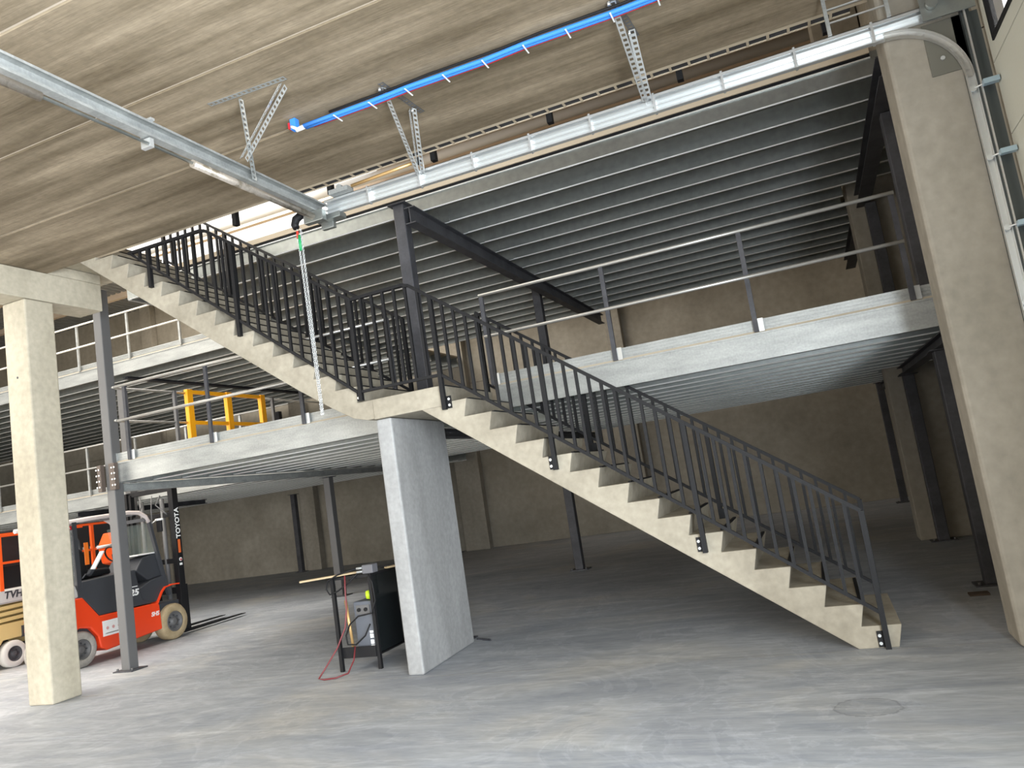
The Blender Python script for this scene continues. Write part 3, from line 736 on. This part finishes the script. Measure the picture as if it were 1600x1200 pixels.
# blue conduit run on the ceiling
t = thing('blue_conduit', 'bundle of blue conduits with red and black cables fixed along the ceiling', 'conduit', (-2, 5.95, 5.46))
def run(y, z, x0=-3.92, x1=0.6): return [(x0+(x1-x0)*i/12, y+0.006*math.sin(i*1.7), z+0.004*math.sin(i*2.3)) for i in range(13)]
for i, (y, z) in enumerate(((5.875, 5.43), (5.91, 5.43))): MB().tube(run(y, z), 0.021, 10).build('blue_pipe', M_BLUE, t)
MB().tube(run(5.94, 5.423, -3.85), 0.007, 8).build('red_cable', M_REDC, t)
MB().tube(run(5.835, 5.45, -3.6), 0.012, 8).build('black_cable', M_BLACK, t)
for k in range(11):
    x = -3.55+0.38*k
    MB().box(x-0.006, x+0.006, 5.82, 5.965, 5.392, 5.397).build('cable_tie', M_WHITE, t)
b = MB(); b.box(-4.04, -3.98, 5.83, 5.89, 5.41, 5.515); b.build('end_elbow', M_BLUE, t)
b = MB(); b.tube([(-3.92, 5.875, 5.42), (-4.0, 5.86, 5.405)], 0.022, 8); b.tube([(-3.98, 5.83, 5.405), (-4.03, 5.83, 5.44)], 0.014, 8); b.build('end_fitting', M_WHITE, t)
MB().box(-4.06, -4.04, 5.82, 5.87, 5.42, 5.48).build('red_clip', M_REDC, t)

# galvanised frame high above the door corner
t = thing('lift_frame', 'galvanised ladder-like frame hanging over the door track at top right', 'frame', (1.0, 6.6, 5.5))
for z in (5.24, 5.36, 5.46): MB().bar((0.75, 6.86, z), (1.2, 6.86, z), 0.012, 0.012).build('rung', M_GALVL, t)
MB().bar((0.74, 6.86, 5.13), (0.74, 6.86, 5.51), 0.03, 0.03).build('upright', M_GALV, t)
MB().bar((1.2, 6.86, 5.13), (1.2, 6.86, 5.51), 0.03, 0.03).build('upright', M_GALV, t)

# ================================================================= FORKLIFT
FX0, FX1 = -11.98, -11.05
t = thing('forklift', 'orange red electric forklift with charcoal cab and black mast behind the columns', 'forklift', (-11.6, 9.7, 0))
body = [(8.60, 0.46), (8.58, 0.66), (8.60, 0.92), (8.66, 0.98), (8.78, 1.06), (8.92, 1.06), (9.20, 0.72), (10.36, 0.70), (10.40, 0.66), (10.42, 0.24), (9.30, 0.16), (9.18, 0.22), (9.15, 0.40), (9.02, 0.56), (8.84, 0.60), (8.70, 0.55)]
b = MB(); b.prism(body, FX0+0.02, FX1, axis=0); o_body = b.build('chassis', M_RED, t, bevel=0.025, seg=3)
b = MB(); b.box(FX0+0.08, FX1-0.08, 8.55, 10.9, 0.24, 0.66); b.build('underbody', M_CHAR, t)
b = MB(); b.prism([(8.60, 0.97), (8.58, 1.18), (8.68, 1.26), (8.84, 1.26), (8.90, 1.07), (8.76, 1.05), (8.68, 0.98)], FX0+0.08, FX1-0.03, axis=0); b.build('rear_hood', M_LGREY, t, bevel=0.03, seg=3)
b = MB(); b.prism([(8.92, 1.06), (8.94, 1.30), (9.96, 1.33), (10.02, 1.02), (10.08, 0.80), (10.35, 0.72), (9.22, 0.72)], FX0+0.05, FX1-0.02, axis=0); b.build('battery_cover', M_CHAR, t, bevel=0.015)
b = MB(); b.prism([(9.96, 0.72), (10.0, 0.98), (10.32, 1.10), (10.62, 1.14), (10.66, 0.95), (10.48, 0.84), (10.38, 0.72)], FX0+0.15, FX1-0.04, axis=0); b.build('step_panel', M_CHAR, t, bevel=0.012)
b = MB(); b.prism([(10.05, 1.30), (10.2, 1.50), (10.55, 1.56), (10.62, 1.14), (10.3, 1.10)], FX0+0.1, FX1-0.10, axis=0); b.build('dashboard', M_CHAR, t, bevel=0.02)
# front fender lip
b = MB(); P = [(10.36, 0.68), (10.48, 0.86), (10.56, 0.93), (10.72, 0.95), (10.88, 0.94)]
for (a0, z0), (a1, z1) in zip(P, P[1:]): b.bar((-11.13, a0, z0), (-11.13, a1, z1), 0.16, 0.022)
for (a0, z0), (a1, z1) in zip(P, P[1:]): b.bar((-11.96, a0, z0), (-11.96, a1, z1), 0.16, 0.022)
b.build('fender', M_RED, t)
def wheel(x, y, r, wd, material, out=1, nm='wheel', hub=M_GREYP, parent=None):
    rt = MB(); h = wd/2
    rt.lathe([(r*0.50, -h*0.2), (r*0.57, -h*0.95), (r*0.62, -h), (r*0.90, -h), (r, -h*0.7), (r, h*0.7), (r*0.90, h), (r*0.62, h), (r*0.57, h*0.95), (r*0.50, h*0.3)], (x, y, r), axis=0, n=32)
    w_ = rt.build(nm, material, parent)
    hb = MB(); hb.lathe([(r*0.40, h*0.31), (r*0.56, h*0.35), (r*0.56, h*0.97), (r*0.50, h*0.97), (r*0.46, h*0.6), (r*0.22, h*0.6), (r*0.20, h*0.9), (r*0.10, h*0.95)], (x, y, r), axis=0, n=24)
    hb.build('hub', hub, w_)
    nb = MB()
    for k in range(8):
        a = 2*math.pi*k/8; nb.lathe([(r*0.045, 0), (r*0.045, h*0.25)], (x+h*0.55, y+r*0.34*math.cos(a), r+r*0.34*math.sin(a)), axis=0, n=6)
    nb.build('wheel_nut', M_DARK, w_)
wheel(-11.16, 8.86, 0.275, 0.20, M_TYRE, parent=t); wheel(-11.93, 8.86, 0.275, 0.20, M_TYRE, parent=t)
wheel(-11.15, 10.70, 0.31, 0.22, M_TYREB, parent=t); wheel(-11.93, 10.70, 0.31, 0.22, M_TYREB, parent=t)
# overhead guard
for x in (FX1-0.05, FX0+0.05):
    MB().tube([(x, 8.52, 2.235), (x, 9.2, 2.275), (x, 9.95, 2.30), (x, 10.16, 2.28), (x, 10.30, 2.20), (x, 10.36, 2.10)], 0.036, 10).build('roof_rail', M_PINK, t)
    MB().bar((x, 10.36, 2.12), (x, 10.66, 0.78), 0.06, 0.05).build('front_pillar', M_CHAR, t)
    MB().bar((x, 8.88, 2.24), (x, 8.90, 1.02), 0.07, 0.08).build('rear_pillar', M_CHAR, t)
    MB().bar((x, 8.62, 2.2), (x, 8.64, 1.2), 0.04, 0.05).build('rear_strut', M_CHAR, t)
b = MB()
for k in range(6): b.box(FX0+0.06, FX1-0.06, 8.95+0.22*k, 9.0+0.22*k, 2.24, 2.262)
b.box(FX0+0.05, FX1-0.05, 8.9, 9.0, 2.2, 2.25); b.box(FX0+0.05, FX1-0.05, 10.28, 10.34, 2.12, 2.18)
b.build('roof_grille', M_CHAR, t)
MB().quad([(FX0+0.1, 10.35, 2.08), (FX1-0.1, 10.35, 2.08), (FX1-0.1, 10.6, 0.98), (FX0+0.1, 10.6, 0.98)], [(0, 1, 2, 3)])
b = MB(); b.bar((-11.62, 10.35, 2.08), (-11.62, 10.60, 1.15), 0.95, 0.008, (0, 1, 0)); b.build('windscreen', M_GLASS, t)
b = MB(); b.box(-11.97, -11.12, 8.62, 8.628, 1.32, 2.15); b.build('rear_window', M_GLASS, t)
b = MB(); b.box(FX1-0.055, FX1-0.045, 8.66, 8.84, 1.30, 2.16); b.build('side_window', M_GLASS, t)
b = MB(); b.prism([(8.98, 1.33), (8.98, 1.62), (9.04, 1.80), (9.14, 1.84), (9.24, 1.78), (9.30, 1.46), (9.72, 1.44), (9.75, 1.33)], -11.9, -11.35, axis=0); b.build('seat', M_BLACK, t, bevel=0.04, seg=3)
b = MB(); b.bar((-11.25, 9.22, 1.38), (-11.25, 9.42, 1.60), 0.07, 0.05); b.tube([(-11.2, 9.20, 1.36), (-11.2, 9.12, 1.40), (-11.2, 9.06, 1.34)], 0.012, 6); b.build('armrest', M_CHAR, t)
b = MB(); b.bar((-11.20, 9.26, 1.46), (-11.20, 9.46, 1.72), 0.09, 0.02); b.build('document_holder', M_WHITE, t)
b = MB(); b.tube([(-11.6, 10.3, 1.45), (-11.6, 10.02, 1.62)], 0.03, 8); b.build('steering_column', M_CHAR, t)
b = MB(); pp = [(-11.6+0.16*math.cos(2*math.pi*k/20), 10.0-0.09*math.sin(2*math.pi*k/20)*0.6, 1.64+0.13*math.sin(2*math.pi*k/20)) for k in range(20)]
b.tube(pp, 0.014, 6, closed=True); b.bar((-11.6, 10.0, 1.64), (-11.6, 10.02, 1.50), 0.02, 0.02); b.build('steering_wheel', M_BLACK, t)
b = MB(); b.box(-11.5, -11.15, 10.12, 10.5, 1.545, 1.565); b.build('paper_sheet', M_WHITE, t)
MB().box(FX1-0.018, FX1-0.004, 9.02, 9.09, 1.55, 1.90).build('orange_strip', mat('orange_strap', (0.75, 0.16, 0.01), 0.6), t)
b = MB(); b.tube([(-11.09, 10.40, 2.06), (-11.02, 10.47, 2.12)], 0.01, 6); m_ = b.build('mirror_arm', M_TUBE, t)
b = MB(); b.box(-11.06, -10.94, 10.48, 10.52, 1.90, 2.12); b.build('mirror', M_BLACK, t, bevel=0.015)
b = MB(); b.box(-11.07, -10.93, 10.47, 10.53, 2.10, 2.135); b.build('mirror_cap', M_WHITE, t, bevel=0.01)
b = MB(); b.box(FX1-0.12, FX1-0.005, 8.56, 8.82, 2.13, 2.19); b.build('name_plate', M_REDC, t)
text('TOYOTA', 0.05, face_px(FX1-0.003, 8.69, 2.16), M_WHITE, t, 'plate_lettering')
# grey hose over the seat back
MB().tube([(-11.8, 9.3, 2.15), (-11.8, 9.42, 2.1), (-11.8, 9.52, 1.95), (-11.8, 9.56, 1.75), (-11.8, 9.52, 1.68)], 0.02, 6).build('seat_belt_guard', M_CHAR, t)
# mast
mst = MB()
for x in (-11.10, -12.22):
    mst.box(x-0.035, x+0.045, 10.90, 11.03, 0.12, 2.70)
    mst.box(x-0.10 if x > -11.6 else x+0.045, x-0.035 if x > -11.6 else x+0.11, 10.93, 11.02, 0.15, 2.66)
for z in (0.5, 1.3, 2.15, 2.62): mst.box(-12.2, -11.1, 10.95, 11.01, z, z+0.09)
mst = mst.build('mast', M_BLACK, t, bevel=0.006)
b = MB()
for x in (-11.40, -11.90): b.tube([(x, 10.98, 0.3), (x, 10.98, 2.5)], 0.04, 10)
b.build('lift_cylinder', M_GREYP, mst)
b = MB()
b.tube([(-11.35, 10.90, 2.56), (-11.45, 10.88, 2.4), (-11.30, 10.88, 2.28), (-11.22, 10.9, 2.2)], 0.014, 6)
b.tube([(-11.85, 10.90, 2.58), (-11.80, 10.88, 2.42), (-11.90, 10.88, 2.25)], 0.014, 6)
b.tube([(-11.55, 10.90, 2.58), (-11.57, 10.88, 2.3), (-11.57, 10.88, 1.4)], 0.012, 6)
b.build('hydraulic_hose', M_GREYP, mst)
text('TOYOTA', 0.135, face_px(-11.053, 10.965, 2.02, math.pi/2), M_WHITE, mst, bold=0.003)
b = MB(); b.box(-11.053, -11.05, 10.93, 10.985, 1.48, 1.72); b.build('orange_decal', mat('decal_orange', (0.7, 0.14, 0.03), 0.6), mst)
b = MB(); b.lathe([(0.034, 0), (0.034, 0.003)], (-11.053, 10.96, 1.36), axis=0, n=14); b.build('round_decal', M_WHITE, mst)
b = MB(); b.lathe([(0.020, 0), (0.020, 0.005)], (-11.053, 10.966, 1.355), axis=0, n=14); b.build('round_decal', M_REDC, mst)
b = MB(); b.box(-11.053, -11.05, 10.93, 10.99, 1.255, 1.295); b.build('white_decal', M_WHITE, mst)
# carriage and forks
b = MB(); b.box(-12.15, -11.12, 11.04, 11.09, 0.45, 0.56); b.box(-12.15, -11.12, 11.04, 11.09, 0.75, 0.86)
b.box(-12.2, -12.12, 11.04, 11.10, 0.15, 0.95); b.box(-11.17, -11.09, 11.04, 11.10, 0.10, 0.9); b.build('fork_carriage', M_BLACK, t)
for x in (-11.30, -11.82):
    b = MB(); b.prism([(11.09, 0.85), (11.135, 0.85), (11.14, 0.10), (11.3, 0.075), (12.70, 0.055), (12.70, 0.045), (11.3, 0.035), (11.09, 0.035)], x-0.06, x+0.06, axis=0)
    b.build('fork', M_BLACK, t)
text('25', 0.14, face_px(FX1-0.017, 9.90, 0.95), M_WHITE, t, bold=0.006, shear=0.2, squash=1.3)
b = MB(); b.box(FX1-0.02, FX1-0.016, 9.82, 9.98, 1.045, 1.057); b.build('white_stripe', M_WHITE, t)
text('SHS', 0.10, face_px(FX1+0.003, 10.28, 0.52), M_WHITE, t, bold=0.003, shear=0.2)
b = MB(); b.box(FX1, FX1+0.003, 9.23, 9.62, 0.38, 0.62); o = b.build('white_sticker', M_WHITE, t)
b = MB()
for k in range(3): b.lathe([(0.026, 0), (0.026, 0.001)], (FX1+0.003, 9.32+0.11*k, 0.50), axis=0, n=12)
b.build('sticker_symbol', mat('faded_pink', (0.65, 0.35, 0.33), 0.7), o)
b = MB()
for k in range(2): b.box(FX1+0.003, FX1+0.004, 9.28, 9.56, 0.415+0.0*k, 0.425)
b.build('sticker_line', M_LGREY, o)

# ================================================================= SCISSOR LIFT
SX = -13.3
t = thing('scissor_lift', 'small scissor lift with orange guard basket and white tyres, left behind the forklift', 'scissor lift', (-13.75, 10.2, 0))
b = MB(); b.prism([(8.6, 0.22), (8.6, 0.75), (11.4, 0.75), (11.4, 0.22), (10.9, 0.22), (10.8, 0.35), (9.8, 0.35), (9.72, 0.48), (9.2, 0.48), (9.0, 0.22)], SX-0.75, SX-0.02, axis=0); b.build('chassis', M_BEIGE, t, bevel=0.02)
for x in (SX-0.04, SX-0.74):
    b = MB()
    for k in range(3):
        b.bar((x, 8.7, 0.80+0.10*k), (x, 11.3, 0.86+0.10*k), 0.05, 0.06)
    b.build('scissor_arm', M_BEIGE, t)
b = MB(); b.box(SX-0.78, SX, 8.5, 11.6, 1.08, 1.30); b.build('platform', M_LGREY, t, bevel=0.01)
b = MB(); b.box(SX-0.78, SX+0.002, 8.5, 11.6, 1.095, 1.10); b.build('platform_seam', M_CHAR, t)
text('TVH', 0.17, face_px(SX+0.004, 9.40, 1.215), M_CHAR, t, bold=0.005, shear=0.2)
text('TVH', 0.14, face_px(SX+0.004, 9.72, 0.80), M_CHAR, t, bold=0.004, shear=0.2)
b = MB(); b.box(SX, SX+0.004, 9.55, 9.95, 0.70, 0.715); b.build('orange_line', M_ORANGE, t)
b = MB(); b.box(SX-0.03, SX+0.012, 9.52, 10.0, 0.47, 0.66); o = b.build('control_box', M_CHAR, t)
b = MB(); b.lathe([(0.06, 0), (0.06, 0.006)], (SX+0.013, 9.78, 0.56), axis=0, n=16); b.build('red_decal', M_REDC, o)
wheel(SX-0.06, 9.36, 0.225, 0.16, M_TYREW, parent=t, hub=M_DARK); wheel(SX-0.72, 9.36, 0.225, 0.16, M_TYREW, parent=t, hub=M_DARK)
wheel(SX-0.06, 11.1, 0.225, 0.16, M_TYREW, parent=t, hub=M_DARK); wheel(SX-0.72, 11.1, 0.225, 0.16, M_TYREW, parent=t, hub=M_DARK)
for x in (SX-0.02, SX-0.76):
    for z in (2.26, 1.77): MB().bar((x, 8.52, z), (x, 11.45, z), 0.04, 0.04).build('guard_bar', M_ORANGE, t)
    for y in (8.55, 9.22, 10.42, 11.05): MB().bar((x, y, 1.3), (x, y, 2.26), 0.05, 0.06).build('guard_post', M_ORANGE, t)
MB().box(SX-0.4, SX-0.38, 8.6, 11.3, 1.32, 1.70).build('black_screen', M_BLACK, t)
b = MB(); b.prism([(11.62, 1.45), (11.95, 1.35), (12.0, 2.0), (11.7, 2.06), (11.55, 1.8)], SX-0.5, SX-0.1, axis=0); b.build('control_panel', M_ORANGE, t, bevel=0.03)
MB().tube([(SX+0.0, 11.12, 1.79), (SX+0.0, 11.5, 1.80)], 0.028, 8).build('white_bar', M_WHITE, t)
# dark vehicle body behind the basket
t2 = thing('boom_lift', 'dark machine body with faint white marking behind the orange basket', 'machine', (-14.9, 10.5, 0))
b = MB(); b.box(-15.4, -14.48, 8.2, 12.82, 0.25, 2.38); b.build('body', mat('black_machine_paint', (0.02, 0.02, 0.022), 0.5), t2, bevel=0.04)
b = MB()
for y in (8.8, 11.2):
    for x in (-15.3, -14.6): b.lathe([(0.3, -0.1), (0.3, 0.1)], (x, y, 0.3), axis=0, n=20)
b.build('wheel', M_CHAR, t2)
b = MB()
for k in range(6): b.box(-14.479, -14.475, 11.6+0.17*k, 11.70+0.17*k, 1.76, 1.84)
b.build('faint_white_marking', M_LGREY, t2)

# ================================================================= WELDING CART BY THE BLADE COLUMN
t = thing('welding_cart', 'black steel frame cart with smoked side panel, left of the blade shaped column', 'cart', (-5.1, 8.0, 0))
for (x, y) in ((-5.41, 7.56), (-4.93, 7.60), (-5.41, 8.45), (-4.93, 8.45)):
    MB().box(x-0.02, x+0.02, y-0.02, y+0.02, 0.0, 1.06).build('leg', M_BLACK, t)
for z in (1.03,):
    b = MB(); b.bar((-5.41, 7.58, z), (-4.93, 7.60, z), 0.03, 0.03); b.bar((-5.41, 8.45, z), (-4.93, 8.45, z), 0.03, 0.03); b.bar((-5.41, 7.58, z), (-5.41, 8.45, z), 0.03, 0.03); b.bar((-4.93, 7.6, z), (-4.93, 8.45, z), 0.03, 0.03)
    b.build('top_frame', M_BLACK, t)
b = MB(); b.box(-5.39, -4.95, 7.575, 8.43, 0.14, 0.155); b.box(-5.39, -4.95, 7.57, 7.585, 0.14, 0.26); b.build('shelf', M_BLACK, t)
MB().box(-4.912, -4.905, 7.62, 8.45, 0.18, 1.02).build('side_panel', M_SMOKE, t)
t = thing('welding_machine', 'slate grey welding machine on the shelf of the black cart', 'machine', (-5.08, 7.95, 0.16))
b = MB(); b.box(-5.24, -4.99, 7.66, 8.25, 0.157, 0.74); b.build('housing', M_BOX, t, bevel=0.015)
MB().box(-5.20, -5.02, 7.652, 7.66, 0.60, 0.70).build('control_panel', M_GREYP, t)
b = MB()
for x in (-5.16, -5.07): b.lathe([(0.022, -0.015), (0.022, 0)], (x, 7.652, 0.65), axis=1, n=10)
b.build('dial', M_BLACK, t)
b = MB()
for z0, z1 in ((0.20, 0.255), (0.265, 0.31), (0.33, 0.375), (0.385, 0.41)): b.box(-5.055, -5.01, 7.653, 7.66, z0, z1)
b.build('white_marking', M_WHITE, t)
o = MB().lathe([(0.0, 0.02), (0.035, 0.03), (0.04, 0.07), (0.035, 0.11), (0.01, 0.12)], (-5.05, 7.72, 0.73), axis=2, n=14).build('lime_bottle', M_LIME); tag(o, 'small lime green bottle standing on the grey welding machine', 'bottle')
o = MB().tube([(-5.27, 7.62, 0.16), (-5.29, 7.60, 0.78)], 0.017, 8).build('brass_rod', M_COPPER); tag(o, 'upright brass coloured rod leaning beside the welding machine', 'rod')
o = MB().bar((-5.72, 7.38, 1.063), (-5.03, 7.80, 1.068), 0.10, 0.018).build('timber_board', M_WOOD); tag(o, 'thin timber board lying on cart top, sticking out to the left', 'board', 'boards on the cart')
o = MB().bar((-4.85, 7.82, 1.07), (-4.55, 8.22, 1.075), 0.07, 0.018).build('timber_board', M_WOOD); tag(o, 'short timber board sticking out behind the dark junction box', 'board', 'boards on the cart')
t = thing('junction_box', 'small dark grey junction box on the cart corner with cables', 'box', (-4.94, 7.62, 1.05))
b = MB(); b.box(-5.00, -4.86, 7.56, 7.68, 1.052, 1.15); b.build('housing', mat('box_grey', (0.11, 0.11, 0.12), 0.5), t, bevel=0.01)
b = MB()
for z in (1.08, 1.12): b.tube([(-5.0, 7.58, z), (-5.07, 7.56, z)], 0.014, 8)
b.build('cable_gland', M_GALV, t)
o = MB().tube([(-5.05, 7.57, 1.08), (-5.18, 7.55, 0.98), (-5.32, 7.52, 0.90), (-5.42, 7.50, 0.87), (-5.46, 7.50, 0.93), (-5.44, 7.50, 1.02), (-5.30, 7.52, 1.08), (-5.07, 7.56, 1.12)], 0.009, 8).build('black_cable', M_BLACK)
tag(o, 'black cable looping left from the junction box around the cart leg', 'cable')
o = MB().tube([(-4.92, 7.55, 1.05), (-4.87, 7.54, 0.95), (-4.86, 7.54, 0.75), (-4.92, 7.54, 0.62), (-5.10, 7.53, 0.60), (-5.22, 7.53, 0.52), (-5.29, 7.53, 0.40), (-5.28, 7.53, 0.30), (-5.18, 7.54, 0.29), (-5.05, 7.55, 0.38), (-4.97, 7.55, 0.5)], 0.009, 8).build('black_cable', M_BLACK)
tag(o, 'black cable hanging in a loop in front of the welding machine', 'cable')
o = MB().tube([(-5.22, 7.54, 1.06), (-5.23, 7.53, 0.9), (-5.22, 7.50, 0.70), (-5.24, 7.46, 0.5), (-5.33, 7.40, 0.30), (-5.45, 7.32, 0.12), (-5.52, 7.26, 0.014), (-5.42, 7.22, 0.012), (-5.30, 7.26, 0.012), (-5.20, 7.36, 0.03), (-5.19, 7.48, 0.14), (-5.20, 7.55, 0.27)], 0.009, 8).build('red_hose', M_HOSE)
tag(o, 'dark red hose hanging from the cart down to the floor in a loop', 'hose')
o = MB().bar((-4.25, 8.72, 0.012), (-4.02, 8.60, 0.012), 0.02, 0.02).build('steel_offcut', M_DARK); tag(o, 'short dark steel bar on the floor behind the blade shaped column', 'bar')
o = MB().box(1.12, 1.30, 8.98, 9.12, 0.001, 0.02).build('drain_cover', mat('rusty_cover', (0.10, 0.07, 0.05), 0.8)); tag(o, 'small rusty floor cover plate near the right steel column', 'cover')
